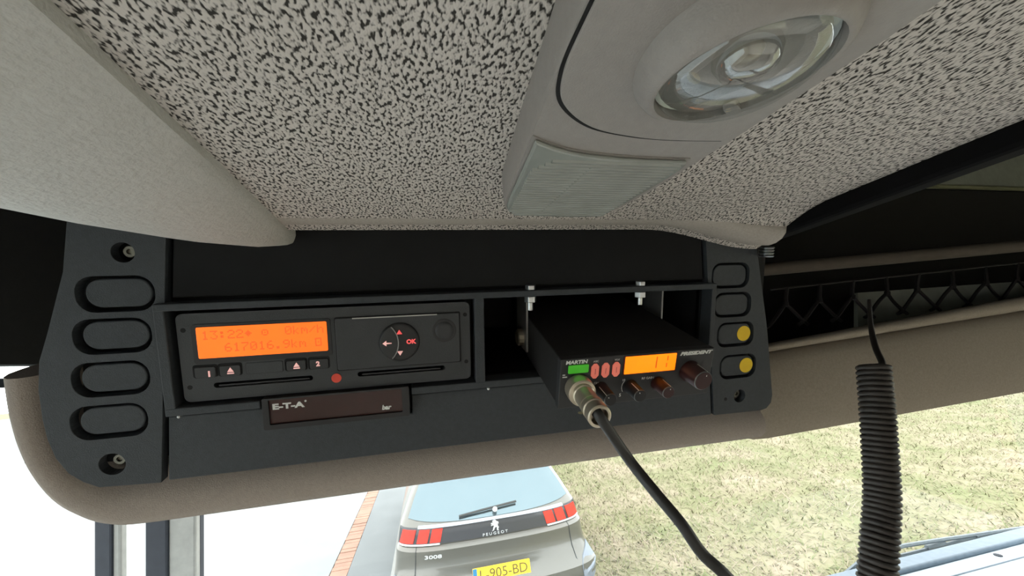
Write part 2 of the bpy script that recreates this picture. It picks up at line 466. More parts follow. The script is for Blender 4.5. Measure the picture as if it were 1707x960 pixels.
# ------------------------------------------------------------------ padded grey vinyl cover at the upper left
rings = []
tab = [(.2825, .0015, .004), (.272, .010, .010), (.255, .030, .016), (.225, .062, .022), (.19, .092, .026), (.14, .125, .030), (.08, .155, .033), (0, .19, .035), (-.2, .25, .036), (-.6, .30, .036)]
for i in range(40):
    t = i / 39; y = .2825 - (.2825 + .6) * t ** 2.2
    tt = sorted([(-a, b, c) for a, b, c in tab]); wd, dp = interp(tt, -y)
    ring = []
    for k in range(25):
        s = k / 24
        x = -.083 - wd * s
        z = ZC + .003 - dp * (math.sin(math.pi * (s * .93 + .035)) ** .55) * (.82 + .18 * math.sin(math.pi * min(1, s * 1.0)))
        ring.append(Vector((x, y, z)))
    ring += [Vector((-.083 - wd, y, ZC + .02)), Vector((-.083, y, ZC + .02))]
    rings.append(ring)
build(MB().rings(rings), 'padded_roof_cover', POD, None, 'pale grained vinyl cover tapering to a point under the headliner', 'trim cover', smooth=50)

# ------------------------------------------------------------------ overhead lamp unit
ZM = 2.675
lamp = thing('overhead_lamp', 'grey overhead lamp unit with round spotlight on the headliner', 'lamp', (.075, .09, ZC))
def LF(z): return Frame((0, 0, z), (1, 0, 0), (0, 1, 0), (0, 0, -1))
outl = [(.0360, -.20), (.0365, .068), (.0382, .120), (.0392, .160), (.0398, .174), (.0412, .183), (.046, .1905), (.060, .1935), (.085, .1945), (.0965, .193), (.104, .185), (.110, .160), (.116, .118), (.121, .066), (.124, -.20)]
base = [( .0775 + (u - .0775) * 1.05, v + (.004 if v > .1 else 0)) for u, v in outl]
mb = MB()
rg_ = []
for k in range(7):
    a = k / 6 * math.pi / 2
    s_ = math.cos(a) * .0012; z = ZC + .001 - (ZC - ZM + .001) * math.sin(a)
    ring = []
    for u, v in outl:
        c = Vector((.0775, .05)); d = Vector((u, v)) - c
        dn = Vector((d.x, max(d.y, 0) if v > .14 else 0)); dn = dn.normalized() if dn.length else Vector((0, 0))
        ring.append(Vector((u + dn.x * s_, v + dn.y * s_, z)))
    rg_.append(ring)
mb.rings(rg_)
build(mb, 'housing', LAMPP, lamp, smooth=35)
def spl2(pts, n=8): return [(p.x, p.y) for p in smoothpath([(a, b, 0) for a, b in pts], n)]
cov = [(.0400, -.19)] + spl2([(.0395, .030), (.0380, .070), (.0386, .088), (.0434, .1005), (.057, .1108), (.075, .1150), (.092, .1158), (.112, .1145)]) + [(.1155, .10), (.1195, .06), (.1215, -.19)]
g_ = MB().prism(LF(ZM), [(u + (-.0009 if u < .08 else .0), v + (.0011 if v > .05 else 0)) for u, v in cov], 0.0, .0003)
build(g_, 'seam_gap', VOID, lamp)
build(MB().prism(LF(ZM), cov, 0.0, .0010), 'cover_plate', LAMPP, lamp, bevel=.0005)
# ribbed courtesy lens
lens = spl2([(.0396, .1195), (.052, .1252), (.066, .1282), (.085, .1297), (.1075, .1296)], 5) + [(.1085, .136), (.1055, .155), (.102, .172), (.0985, .186)] + spl2([(.0965, .1905), (.085, .1918), (.066, .1912), (.052, .1895), (.0455, .1865), (.0415, .180), (.0405, .170)], 4)
rec = MB().prism(LF(ZM), [(.0745 + (u - .0745) * 1.03, .155 + (v - .155) * 1.03) for u, v in lens], 0.0, .0004)
build(rec, 'lens_rim', LAMPP, lamp)
lm = build(MB().prism(LF(ZM), lens, 0.0003, .0022), 'courtesy_lens', LENSR, lamp, 'clear ribbed courtesy light lens', bevel=.0009)
mb = MB()
for k in range(24):
    v = .1315 + k * .0024
    xa = .0418 + (.0105 * max(0, (.139 - v) / .0125) if v < .139 else 0) ; xb = .1065 - max(0, (v - .136)) * .17
    if v > .182: xa += (v - .182) * .8
    mb.tube([(xa + .0012, v, ZM - .0022), (xb - .0015, v, ZM - .0022)], .00105, 6)
build(mb, 'lens_rib', LENSR, lm, kind='stuff')
build(MB().tube([(.067, .134, ZM - .0023), (.060, .183, ZM - .0023)], .0007, 6), 'lens_joint', LENSR, lm)
# spotlight
LC = Vector((.0845, .0770, ZM))
ax = Vector((.10, .10, -1)).normalized()
e1 = Vector((1, 0, 0)); e1 = (e1 - ax * e1.dot(ax)).normalized(); e2 = ax.cross(e1)
SF = Frame(LC, e1, e2, ax)
R0 = .0218
build(MB().lathe(SF, 0, 0, [(.0280, -.004), (.0268, .002), (.0250, .005), (.0234, .0062), (.0224, .0060), (.0221, .0), (.0221, -.003)], 48), 'spotlight_ring', LAMPP, lamp, smooth=50)
dome = [(R0, .003)] + [(R0 * math.cos(a), .003 + .0105 * math.sin(a)) for a in [math.pi / 2 * k / 10 for k in range(1, 10)]] + [(.0005, .0135)]
sp = build(MB().lathe(SF, 0, 0, dome, 48), 'spotlight_lens', LENS, lamp, 'clear domed spotlight lens', smooth=60)
bowl = [(.0217, .0028), (.019, -.0015), (.015, -.0045), (.010, -.006), (.0005, -.0062), (.0005, -.0075), (.011, -.007), (.020, -.003), (.0219, .002)]
b_ = MB()
n_ = 40
build(MB().rings([[SF.p(r * math.cos(2 * math.pi * i / n_), r * math.sin(2 * math.pi * i / n_), z) for i in range(n_)] for r, z in bowl], caps=False), 'reflector', REFL, lamp, smooth=70)
build(MB().lathe(SF, .0, .003, [(.0080, -.004), (.0085, .002), (.0070, .0055), (.0045, .0070), (.0005, .0074)], 24), 'bulb', pane_mat('bulb_glass', (.9, .9, .88), .35, .05), lamp, smooth=60)
build(MB().lathe(SF, .0, .003, [(.0045, -.005), (.0045, .001), (.003, .003), (.0005, .0032)], 16), 'bulb_holder', CHROME, lamp, smooth=60)
build(MB().prism(SF, rrect(.0125, -.0165, .007, .004, .001, rot=-.6), .0045, .0062), 'clip', LAMPP, sp)

# ------------------------------------------------------------------ overhead console
TILT = math.radians(17.78)
P0 = Vector((-0.15584, 0.28641, 2.64259))
CF = Frame(P0, (1, 0, 0), (0, -math.sin(TILT), math.cos(TILT)), (0, -math.cos(TILT), -math.sin(TILT)))
con = thing('overhead_console', 'black plastic overhead console panel with blank switches and equipment slots', 'console', CF.p(.197, -.115, -.02))
W0 = -.002
# side panels
left_out = [(.0005, .060), (-.0200, -.1138), (-.0543, -.1118)] + [(-.062, -.1070), (-.0690, -.1000), (-.0742, -.0890), (-.0768, -.0760), (-.0776, -.0630), (-.0772, -.0440), (-.0745, -.026), (-.068, -.008), (-.056, .028), (-.050, .060)]
right_out = [(.4085, -.1141), (.4590, -.1150), (.4655, -.1135), (.4700, -.1085), (.4708, -.1010), (.4590, -.0363), (.4440, .0262), (.4350, .060), (.3875, .060)]
LB = [(-.031, .014), (-.0355, -.0125), (-.0395, -.0400), (-.0435, -.0680)]
RB = [(.4165, .0130), (.4205, -.0130), (.4255, -.0400), (.4305, -.0700)]
HB, HH = .0415, .0225
hl = [rrect(u, v, HB, HH, .0098) for u, v in LB] + [circ(-.0455, -.0970, .0073), circ(-.0245, .0395, .0062)]
hr = [rrect(u, v, .0385, HH, .0085) for u, v in RB] + [circ(.4345, -.0985, .0062)]
build(MB().plate(CF, left_out, hl, W0 - .007, W0), 'side_panel', PL, con, bevel=.0008)
build(MB().plate(CF, right_out, hr, W0 - .007, W0), 'side_panel', PL, con, bevel=.0008)
for i, (u, v) in enumerate(LB):
    build(MB().prism(CF, rrect(u + .0012, v + .0004, .0350, .0178, .0085), W0 - .008, W0 - .0012), 'blank_switch', PL, con, bevel=.0008)
for i, (u, v) in enumerate(RB):
    s_ = build(MB().prism(CF, rrect(u, v, .0335, .0182, .0070), W0 - .008, W0 - .0012), 'blank_switch', PL, con, bevel=.0008)
    if i > 1:
        build(MB().lathe(CF, u + .0095, v, [(.0069, W0 - .0012), (.0069, W0 - .0008)], 28), 'sticker', YEL, s_, 'round yellow sticker')
def screw(u, v):
    s_ = build(MB().lathe(CF, u, v, [(.0040, W0 - .012), (.0040, W0 - .006), (.0034, W0 - .0048), (.0018, W0 - .0048), (.0016, W0 - .0062)], 16), 'screw', mat('screw_head', (120, 118, 108), .35, .8), con, smooth=40)
screw(-.0445, -.0965); screw(-.0238, .0398); screw(.4352, -.0982)
build(MB().lathe(CF, .4195, -.1000, [(.0016, W0 - .001), (.0016, W0 + .0002)], 10), 'pin_hole', VOID, con)
# middle panels
build(MB().prism(CF, [(-.0025, .0100), (.3905, .0100), (.3845, .062), (.0035, .062)], -.011, -.004), 'upper_panel', mat('upper_panel_shade_black', (30, 31, 32), .8, spec=.2), con, bevel=.0008)  # darker than the other panels: shade at the console top put into its colour
build(MB().prism(CF, [(-.0120, -.0690), (.0448, -.0690), (.0448, -.0835), (.1438, -.0835), (.1438, -.0690), (.4018, -.0690), (.4065, -.1140), (-.0165, -.1135)], -.011, -.003), 'lower_panel', PL, con, bevel=.0010)
# bezel with two bays
bz = MB()
for a in ((-.0100, .3985, .0025, .0072), (-.0100, .0450, -.0665, -.0612), (.1440, .3985, -.0665, -.0612)):
    bz.box(CF, a[0], a[1], a[2], a[3], -.010, .0035)
for a in ((-.0100, -.0040), (.1912, .1985), (.3942, .3985)):
    bz.box(CF, a[0], a[1], -.0660, .0070, -.010, .0033)
build(bz, 'bezel', PL, con, bevel=.0007)
# radio bay box
bb = MB()
bb.box(CF, .1935, .1985, -.0620, .0040, -.17, -.010); bb.box(CF, .3942, .3990, -.0620, .0040, -.17, -.010)
bb.box(CF, .1935, .3990, .0030, .0070, -.17, -.010); bb.box(CF, .1935, .3990, -.0660, -.0610, -.17, -.010)
bb.box(CF, .1935, .3990, -.0660, .0070, -.175, -.17)
build(bb, 'bay_box', PLD, con)
bk = MB().plate(CF, [(-.068, -.100), (.462, -.105), (.462, .062), (-.050, .062)], [[(.1985, -.061), (.3942, -.061), (.3942, .003), (.1985, .003)], [(.001, -.058), (.187, -.058), (.187, -.001), (.001, -.001)]], -.016, -.0125)
build(bk, 'backing_plate', VOID, con)
# clips peeking out under the bezel
for u, v in ((-.0035, -.0676), (.2010, -.0680)):
    build(MB().lathe(CF, u, v, [(.0010, -.003), (.0010, .0020), (.0004, .0024)], 8), 'clip_pin', STEEL, con)

# fabric roll around the console bottom and left end
path = [(-.0772, -.038), (-.0774, -.045), (-.0776, -.054), (-.0776, -.063), (-.0765, -.077), (-.0735, -.090), (-.068, -.101), (-.0605, -.1080), (-.0525, -.1122), (-.040, -.1138), (.0, -.1140), (.10, -.1140), (.22, -.1140), (.34, -.1140), (.44, -.1145), (.4735, -.1145)]
prof = [(.0006, -.026), (.0025, -.024), (.006, -.018), (.0105, -.0115), (.016, -.0085), (.0215, -.0085), (.027, -.0125), (.0305, -.020), (.0315, -.030), (.0305, -.06), (.028, -.10), (.0006, -.10), (.0006, -.05)]
path = [(p.x, p.y) for p in smoothpath([(a, b, 0) for a, b in path], 5)]
rg_ = []
for i, (u, v) in enumerate(path):
    a = path[max(i - 1, 0)]; b = path[min(i + 1, len(path) - 1)]
    t = Vector((b[0] - a[0], b[1] - a[1])).normalized(); nn = Vector((t.y, -t.x))   # outward (left/down)
    kf = .92 * nn.x * nn.x + 1.26 * nn.y * nn.y
    rg_.append([CF.p(u + nn.x * d * kf, v + nn.y * d * kf, w_) for d, w_ in prof])
build(MB().rings(rg_), 'console_surround', TRIMF, None, 'grey fabric padded roll around the console bottom and left end', 'trim', smooth=60)

# ------------------------------------------------------------------ tachograph
PIX = {'0': '01110100011001110101110011000101110', '1': '00100011000010000100001000010001110', '2': '01110100010000100110010001000011111', '3': '11111000100010000010000011000101110',
       '6': '00110010001000011110100011000101110', '7': '11111000010001000100010000100001000', '9': '01110100011000101111000010001001100', 'k': '10000100001001010100110001010010010',
       'm': '00000000001101010101101011000110001', '/': '00000000010001000100010001000000000', 'h': '10000100001011011001100011000110001', '.': '00000000000000000000000000110001100',
       ':': '00000011000110000000011000110000000', 'c': '00000001000111011111011100010000000', 'o': '00000011101000110101100010111000000', 'q': '11111100011000110101100011000111111', ' ': '0' * 35}
def dots(mb, F, txt, u, v, ch, w0):
    px_ = ch / 7
    for i, c in enumerate(txt):
        g = PIX[c]
        for k, b in enumerate(g):
            if b == '1':
                x = u + (i * 6 + k % 5) * px_; y = v - (k // 5) * px_
                mb.box(F, x, x + px_ * .92, y - px_ * .92, y, w0, w0 + .0001)
tch = thing('tachograph', 'black digital tachograph with lit orange display and round keypad', 'tachograph', CF.p(.094, -.059, -.005))
tp = rrect(.094, -.0295, .188, .059, .004)
build(MB().plate(CF, tp, [rrect(.0477, -.0489, .0605, .0036, .0017), rrect(.1380, -.0490, .0615, .0036, .0017)], -.012, 0.0), 'faceplate', TACHO, tch, bevel=.0012)
build(MB().box(CF, .006, .182, -.056, -.003, -.022, -.0135), 'rear_body', VOID, tch)
build(MB().prism(CF, rrect(.0499, -.0205, .0835, .0265, .0022), 0, .0006), 'display_frame', BLK, tch)
dsp = build(MB().prism(CF, rrect(.0501, -.0196, .0782, .0208, .0010), .0006, .0010), 'display', ORANGE, tch, 'lit orange display reading speed and odometer', bevel=.0002)
d_ = MB()
dots(d_, CF, '13:22c o', .0140, -.0118, .0058, .0010)
dots(d_, CF, '0km/h', .0630, -.0112, .0058, .0010)
dots(d_, CF, '617016.9km q', .0265, -.0205, .0058, .0010)
build(d_, 'display_characters', LCD, dsp)
def key(u0, u1, v0, v1, nm, m=TKEY):
    build(MB().prism(CF, rrect((u0 + u1) / 2 - .0002, (v0 + v1) / 2 + .0006, u1 - u0 + .0022, v1 - v0 + .0018, .0016), 0, .0002), 'key_recess', VOID, tch)
    return build(MB().prism(CF, rrect((u0 + u1) / 2, (v0 + v1) / 2, u1 - u0, v1 - v0, .0012), 0, .0009), nm, m, tch, bevel=.0003)
k = key(.0078, .0198, -.0428, -.0358, 'driver_key'); build(MB().text(CF, '1', .0160, -.0405, .0040, .0009, .0002, bold=.07), 'digit', PINK, k)
k = key(.0222, .0342, -.0428, -.0358, 'eject_key')
tri = lambda u, v, s, up=1: [(u - s, v - s * .7 * up), (u + s, v - s * .7 * up), (u, v + s * .9 * up)]
build(MB().prism(CF, tri(.0284, -.0388, .0019), .0009, .0011).box(CF, .0264, .0304, -.0415, -.0407, .0009, .0011), 'eject_mark', PINK, k)
k = key(.0622, .0742, -.0425, -.0355, 'eject_key')
build(MB().prism(CF, tri(.0684, -.0386, .0019), .0009, .0011).box(CF, .0664, .0704, -.0413, -.0405, .0009, .0011), 'eject_mark', PINK, k)
k = key(.0768, .0886, -.0425, -.0355, 'driver_key'); build(MB().text(CF, '2', .0820, -.0388, .0036, .0009, .0002, bold=.07), 'digit', PINK, k)
build(MB().prism(CF, rrect(.0485, -.0390, .0226, .0078, .001), 0, .0001), 'label_gap', VOID, tch)
build(MB().prism(CF, rrect(.0485, -.0390, .0222, .0074, .001), 0, .0003), 'label_window', TACHO, tch)
for u0, u1, v in ((.0200, .0752, -.0497), (.1100, .1655, -.0498)):
    build(MB().box(CF, u0, u1, v - .0004, v + .0006, -.010, -.0012), 'card_slot_lip', TKEY, tch)
build(MB().lathe(CF, .0931, -.0504, [(.0033, 0), (.0033, .0004)], 24), 'sticker', REDS, tch, 'round red sticker')
build(MB().prism(CF, rrect(.1374, -.0262, .0868, .0384, .0012), 0, .0003), 'drawer_gap', VOID, tch)
drw = build(MB().prism(CF, rrect(.1374, -.0262, .0856, .0370, .0012), 0, .0014), 'printer_drawer', TACHO, tch, bevel=.0005)
build(MB().box(CF, .1060, .1640, -.0085, -.0077, .0012, .0017), 'bright_edge', mat('bright_edge', (190, 188, 184), .4), drw)
kp = build(MB().lathe(CF, .1372, -.0266, [(.0140, .0012), (.0140, .0022), (.0132, .0030), (.0120, .0030), (.0004, .0027)], 40), 'keypad', BLK, tch, 'round black arrow keypad', smooth=50)
arc = [(.1372 + .0134 * math.cos(a), -.0266 + .0134 * math.sin(a)) for a in [math.pi * (.64 + .72 * k / 14) for k in range(15)]]
arc2 = [(.1236 + .0128 * math.cos(a), -.0266 + .0150 * math.sin(a)) for a in [math.radians(-50 + 100 * k / 12) for k in range(13)]]
build(MB().prism(CF, arc + arc2[0:], .0028, .0042), 'back_key', TKEY, kp, bevel=.0006)
build(MB().tube([CF.p(u, v, .0042) for u, v in arc2], .0004, 6), 'key_ridge', mat('key_ridge', (150, 150, 150), .35), kp)
build(MB().prism(CF, tri(.1372, -.0194, .0020), .0030, .0033), 'arrow', REDP, kp)
build(MB().prism(CF, tri(.1372, -.0346, .0020, -1), .0030, .0033), 'arrow', PINK, kp)
build(MB().prism(CF, [(.1256, -.0267), (.1282, -.0247), (.1282, -.0262), (.1318, -.0264), (.1318, -.0270), (.1282, -.0272), (.1282, -.0287)], .0042, .0044), 'arrow', PINK, kp)
build(MB().text(CF, 'OK', .1453, -.0266, .0034, .0030, .0003, bold=.05), 'ok_print', REDP, kp)
build(MB().lathe(CF, .1690, -.0203, [(.0086, .0012), (.0086, .0018), (.0078, .0020), (.0004, .0006)], 36), 'drawer_button', BLK, tch, smooth=40)
build(MB().lathe(CF, .1690, -.0203, [(.0074, .0010), (.0066, .0018), (.004, .0022), (.0004, .0023)], 36), 'button_dimple', TKEY, tch, smooth=50)
for u, v in ((.0036, -.0108), (.0038, -.0490), (.1845, -.0095), (.1847, -.0455)):
    build(MB().lathe(CF, u, v, [(.0015, -.001), (.0015, .0001)], 14), 'pin_hole', VOID, tch)

# ------------------------------------------------------------------ pressure gauge under the tachograph
ga = thing('pressure_gauge', 'small black digital bar pressure display below the tachograph', 'gauge', CF.p(.094, -.082, 0))
build(MB().plate(CF, rrect(.0943, -.0707, .0960, .0222, .0012), [rrect(.0937, -.0696, .0872, .0176, .0008)], -.006, .0045), 'housing', BLK, ga, bevel=.0006)
gw = build(MB().box(CF, .0500, .1375, -.0785, -.0606, -.004, .0028), 'window', DRED, ga, 'dark red tinted display window')
build(MB().text(CF, 'E-T-A', .0622, -.0662, .0042, .0028, .0003, width=.0200, bold=.06), 'lettering', WHT, gw)
build(MB().lathe(CF, .0729, -.0640, [(.0007, .0028), (.0007, .0031)], 12), 'registered_mark', WHT, gw)
build(MB().text(CF, 'bar', .1262, -.0742, .0036, .0028, .0003, width=.0066, bold=.06, shear=.15), 'unit_print', WHT, gw)

# ------------------------------------------------------------------ cb radio
TC = TILT + math.radians(8)
RO = Vector((0.08423, 0.24367, 2.59574))
RF = Frame(RO, (1, 0, 0), (0, -math.sin(TC), math.cos(TC)), (0, -math.cos(TC), -math.sin(TC)))
RBODY = mat('radio_black_steel', (30, 29, 29), 0.6, bump=.1, bscale=2500)
RFACE = mat('radio_face_plastic', (46, 47, 49), 0.5)
rad = thing('cb_radio', 'black two way radio with amber display tilted in the console bay', 'radio', RF.p(.0577, -.036, -.05))
build(MB().box(RF, .0006, .1148, -.0352, -.0004, -.15, -.006), 'body', RBODY, rad, bevel=.0008)
build(MB().box(RF, 0, .1154, -.0360, 0, -.006, 0), 'faceplate', RFACE, rad, bevel=.0006)
rd = build(MB().prism(RF, rrect(.0652, -.0080, .0410, .0142, .0006), 0, .0004), 'display_frame', mat('display_frame_red', (70, 20, 8), .4), rad)
rd = build(MB().prism(RF, rrect(.0652, -.0077, .0388, .0128, .0004), .0004, .0008), 'display', ORANGE2, rad, 'lit amber display')
build(MB().box(RF, .0690, .0699, -.0112, -.0062, .0008, .0009).box(RF, .0692, .0700, -.0065, -.0028, .0008, .0009).box(RF, .0772, .0779, -.0112, -.0082, .0008, .0009).box(RF, .0776, .0783, -.0062, -.0028, .0008, .0009), 'channel_digits', LCD2, rd)
build(MB().prism(RF, rrect(.0124, -.0072, .0142, .0058, .0008), 0, .0012), 'green_button', GREEN, rad, 'lit green button', bevel=.0004)
for u, tx in ((.0243, 'ASC'), (.0319, ''), (.0396, 'VOX')):
    kb = build(MB().prism(RF, [(u - .0028, -.0066), (u - .0010, -.0044), (u + .0010, -.0044), (u + .0028, -.0066), (u + .0028, -.0130), (u + .0010, -.0152), (u - .0010, -.0152), (u - .0028, -.0130)], 0, .0010), 'oval_key', SALMON, rad, 'lit salmon oval key', bevel=.0004)
    build(MB().box(RF, u - .0002, u + .0002, -.0120, -.0080, .0010, .0011), 'key_mark', mat('key_mark', (168, 84, 74), .5), kb)
    if tx: build(MB().text(RF, tx, u + .0004, -.0030, .0013, 0, .0002, width=.0038), 'key_print', WHT, rad)
build(MB().text(RF, 'MARTIN', .0112, -.0024, .0026, 0, .0002, width=.0152, bold=.05, shear=.12), 'model_print', WHT, rad)
build(MB().text(RF, 'PRESIDENT', .1010, -.0026, .0028, 0, .0002, width=.0262, bold=.08, shear=.3), 'maker_print', WHT, rad)
build(MB().box(RF, .0018, .0036, -.0114, -.0107, 0, .0002).box(RF, .0018, .0050, -.0130, -.0122, 0, .0002), 'small_print', WHT, rad)
build(MB().text(RF, 'RF GAIN', .0648, -.0188, .0017, 0, .0002, width=.0092), 'knob_print', WHT, rad)
build(MB().text(RF, '10', .0466, -.0188, .0017, 0, .0002), 'knob_print', WHT, rad)
build(MB().text(RF, '5', .0448, -.0300, .0024, 0, .0002, bold=.02), 'knob_print', WHT, rad)
build(MB().text(RF, 'ON', .0262, -.0190, .0016, 0, .0002), 'knob_print', WHT, rad)
build(MB().tube([RF.p(.0520 + .0066 * math.cos(a), -.0240 + .0066 * math.sin(a), .0001) for a in [math.radians(140 + 9 * k) for k in range(9)]], .0002, 5), 'scale_arc', WHT, rad)
def knob(u, v, r, L, m, ang, name='knob'):
    kk = build(MB().lathe(RF, u, v, [(r * 1.12, 0), (r * 1.12, .0015), (r, .0030), (r * .96, L - .0010), (r * .86, L), (.0004, L)], 28), name, m, rad, smooth=40, bevel=0)
    c, s_ = math.cos(ang), math.sin(ang)
    build(MB().tube([RF.p(u + c * r * .98, v + s_ * r * .98, .0035), RF.p(u + c * r * .94, v + s_ * r * .94, L - .0008), RF.p(u + c * r * .5, v + s_ * r * .5, L + .0001)], .0003, 5), 'pointer', WHT, kk)
    build(MB().rings([[RF.p(u + rr * math.cos(2 * math.pi * i / 28), v + rr * math.sin(2 * math.pi * i / 28), L - dz) for i in range(28)] for rr, dz in ((r * .90, .0002), (r * .93, .0004), (r * .95, .0009))], caps=False), 'rim_ring', mat('knob_rim', (110, 114, 114), .35), kk)
    return kk
knob(.0300, -.0236, .0046, .0150, BLK, 2.3)
knob(.0520, -.0240, .0046, .0135, BLK, 1.9)
knob(.0730, -.0236, .0046, .0135, KNOBR, 1.3)
knob(.0975, -.0165, .0072, .0150, KNOBR, 1.2, 'channel_knob')
# mounting bracket
br = MB()
br.box(CF, .2385, .2400, -.050, .0010, -.060, -.026); br.box(CF, .3660, .3675, -.050, .0010, -.060, -.026); br.box(CF, .2385, .3675, -.0005, .0010, -.060, -.026)
build(br, 'mounting_bracket', mat('bracket_steel', (150, 150, 148), .4, .6), rad)
build(MB().lathe(Frame(CF.p(.2385, -.040, -.040), -CF.en, CF.ev, (-1, 0, 0)), 0, 0, [(.0075, 0), (.0075, .004), (.0065, .005)], 14), 'thumb_screw', CHROME, rad)

def bolt(u, w_, label):
    b = thing('mounting_bolt', label, 'bolt', CF.p(u, -.006, w_), 'bolts through the bezel top')
    F = Frame(CF.p(u, 0, w_), (1, 0, 0), CF.en, CF.ev)
    hexa = lambda r: [(r * math.cos(math.pi / 3 * k), r * math.sin(math.pi / 3 * k)) for k in range(6)]
    build(MB().prism(F, hexa(.0042), .0072, .0108), 'head', STEEL, b, bevel=.0004)
    build(MB().lathe(F, 0, 0, [(.0018, -.0090), (.0022, -.0085), (.0022, .0072)], 12), 'shank', STEEL, b)
    build(MB().prism(F, hexa(.0048), -.0025, .0022), 'nut', STEEL, b, bevel=.0004)
    return b
bolt(.2352, .0045 - .006, 'zinc bolt through the bezel above the radio, left one')
bolt(.3290, .0045 - .006, 'zinc bolt through the bezel above the radio, right one')
# knurled clear nut at the right top corner of the console
kn = thing('knurled_nut', 'small bright knurled metal nut at the console top right corner', 'nut', CF.p(.4460, .033, .004))
F = Frame(CF.p(.4460, .033, .004), (1, 0, 0), CF.en, CF.ev)
for k in range(4):
    build(MB().lathe(F, 0, 0, [(.0050, -.004 + k * .0024), (.0058, -.0034 + k * .0024), (.0050, -.0022 + k * .0024)], 16), 'ridge', STEEL, kn)

# ------------------------------------------------------------------ microphone plug and cable
pa = RF.p(.0130, -.0205, 0.0)
pe = onplane(1000, 695, RF.p(0, 0, .040), RF.en)
axv = (pe - pa).normalized(); LEN = (pe - pa).length
e1 = axv.cross(Vector((0, 0, 1))).normalized(); e2 = axv.cross(e1)
QF = Frame(pa, e1, e2, axv)
mc = thing('microphone_cable', 'black microphone cable with nickel plug screwed into the radio', 'cable', atdepth(1210, 985, .2))
build(MB().lathe(QF, 0, 0, [(.0078, -.001), (.0092, .001), (.0094, .006), (.0090, .0100), (.0080, .0105), (.0072, .0108)], 32), 'locking_ring', CHROME, mc, smooth=30)
build(MB().lathe(QF, 0, 0, [(.0072, .0100), (.0072, .0135), (.0066, .0140), (.0066, LEN - .014), (.0070, LEN - .0135)], 32), 'barrel', CHROME, mc, smooth=30)
nC = 32
prof_ = [(.0066, LEN - .014), (.0071, LEN - .0125), (.0071, LEN - .0085), (.0064, LEN - .0080), (.0064, LEN - .0070), (.0070, LEN - .0065), (.0070, LEN - .0005), (.0063, LEN), (.0052, LEN - .0002), (.0050, LEN - .005)]
build(MB().lathe(QF, 0, 0, prof_, nC), 'clamp_sleeve', CHROME, mc, smooth=30)
build(MB().lathe(Frame(QF.p(.0068, .002, LEN - .010), e1, axv, e1.cross(axv) * 0 + e1), 0, 0, [(.0016, -.001), (.0016, .0012), (.0011, .0016)], 10), 'clamp_screw', CHROME, mc)
# coiled cord hanging from the net
cc = thing('coiled_cord', 'black coiled microphone cord hanging in front of the net', 'cord', atdepth(1455, 1050, .29))
axis = smoothpath([atdepth(1456, 611, .336), atdepth(1462, 680, .328), atdepth(1467, 760, .320), atdepth(1470, 830, .312), atdepth(1466, 900, .303), atdepth(1462, 960, .297), atdepth(1450, 1070, .290)], 10)
tot = sum((b - a).length for a, b in zip(axis, axis[1:]))
turns = 47; per = 14; NP = turns * per
hp = []; acc = 0; seg = 0; cum = [0]
for a, b in zip(axis, axis[1:]): cum.append(cum[-1] + (b - a).length)
for i in range(NP + 1):
    s_ = tot * i / NP
    while seg < len(axis) - 2 and cum[seg + 1] < s_: seg += 1
    t = (s_ - cum[seg]) / (cum[seg + 1] - cum[seg]); c = axis[seg].lerp(axis[seg + 1], t)
    d = (axis[seg + 1] - axis[seg]).normalized(); a1 = d.cross(Vector((0, 1, 0))).normalized(); a2 = d.cross(a1)
    ang = 2 * math.pi * i / per + .9
    hp.append(c + (a1 * math.cos(ang) + a2 * math.sin(ang)) * .0098)
build(MB().tube(hp, .0024, 8), 'coil', COIL, cc, smooth=60)
top = smoothpath([atdepth(1449, 500, .405), atdepth(1452, 545, .39), atdepth(1460, 580, .37), atdepth(1471, 606, .347), hp[3], hp[6]], 8)
build(MB().tube(top, [.0016 + .0010 * min(1, i / 12) for i in range(len(top))], 8), 'lead', COIL, cc, smooth=60)

# cable from the plug, hanging in a loop below and joining the coil
cp = smoothpath([QF.p(0, 0, LEN - .012), QF.p(0, 0, LEN), atdepth(1048, 765, .226), atdepth(1090, 818, .216), atdepth(1135, 872, .207), atdepth(1170, 922, .203), atdepth(1212, 962, .200), atdepth(1275, 1040, .202), Vector((.19, .215, 2.36)), Vector((.235, .235, 2.325)), Vector((.28, .255, 2.335)), hp[-1]], 8)
build(MB().tube(cp, .0031, 14), 'cable', CABLE, mc, smooth=60)

# ------------------------------------------------------------------ right hand header panel, shelf, net
YP = .40
def hp_(x, y, yp=YP): return onplane(x, y, (0, yp, 0), (0, 1, 0))
cols_ = [1240, 1262, 1285, 1330, 1400, 1480, 1560, 1640, 1707, 1800, 1950, 2120, 2320]
def ytop(x): return 572 - (x - 1285) * .183 if x < 1707 else 494.8 - (x - 1707) * .16
def ycr(x): return 588 - (x - 1285) * .164 if x < 1707 else 518.8 - (x - 1707) * .15
def ybot(x): return 737 - (x - 1255) * .181 if x < 1707 else 655 - (x - 1707) * .16
rg_ = []; lipr = []
for x in cols_:
    b = ybot(max(x, 1255)) - (9 if x <= 1240 else 2 if x <= 1262 else 0)
    c = hp_(x, ycr(x)); bo = hp_(x, b)
    front = [c + Vector((0, .012, .002)), c + Vector((0, .002, -.003))]
    for k in range(1, 8):
        t = k / 8; p = c.lerp(bo, t); front.append(p + Vector((0, -.006 * math.sin(math.pi * t), 0)))
    front += [bo + Vector((0, .004, 0)), bo + Vector((0, .02, -.001)), bo + Vector((0, .07, .004)), c + Vector((0, .07, 0))]
    rg_.append(front)
hd = thing('header_panel', 'beige grey fabric header panel right of the console', 'panel', (.9, .42, 2.5))
build(MB().rings(rg_), 'fabric_face', TRIMR, hd, smooth=50)
rg_ = []
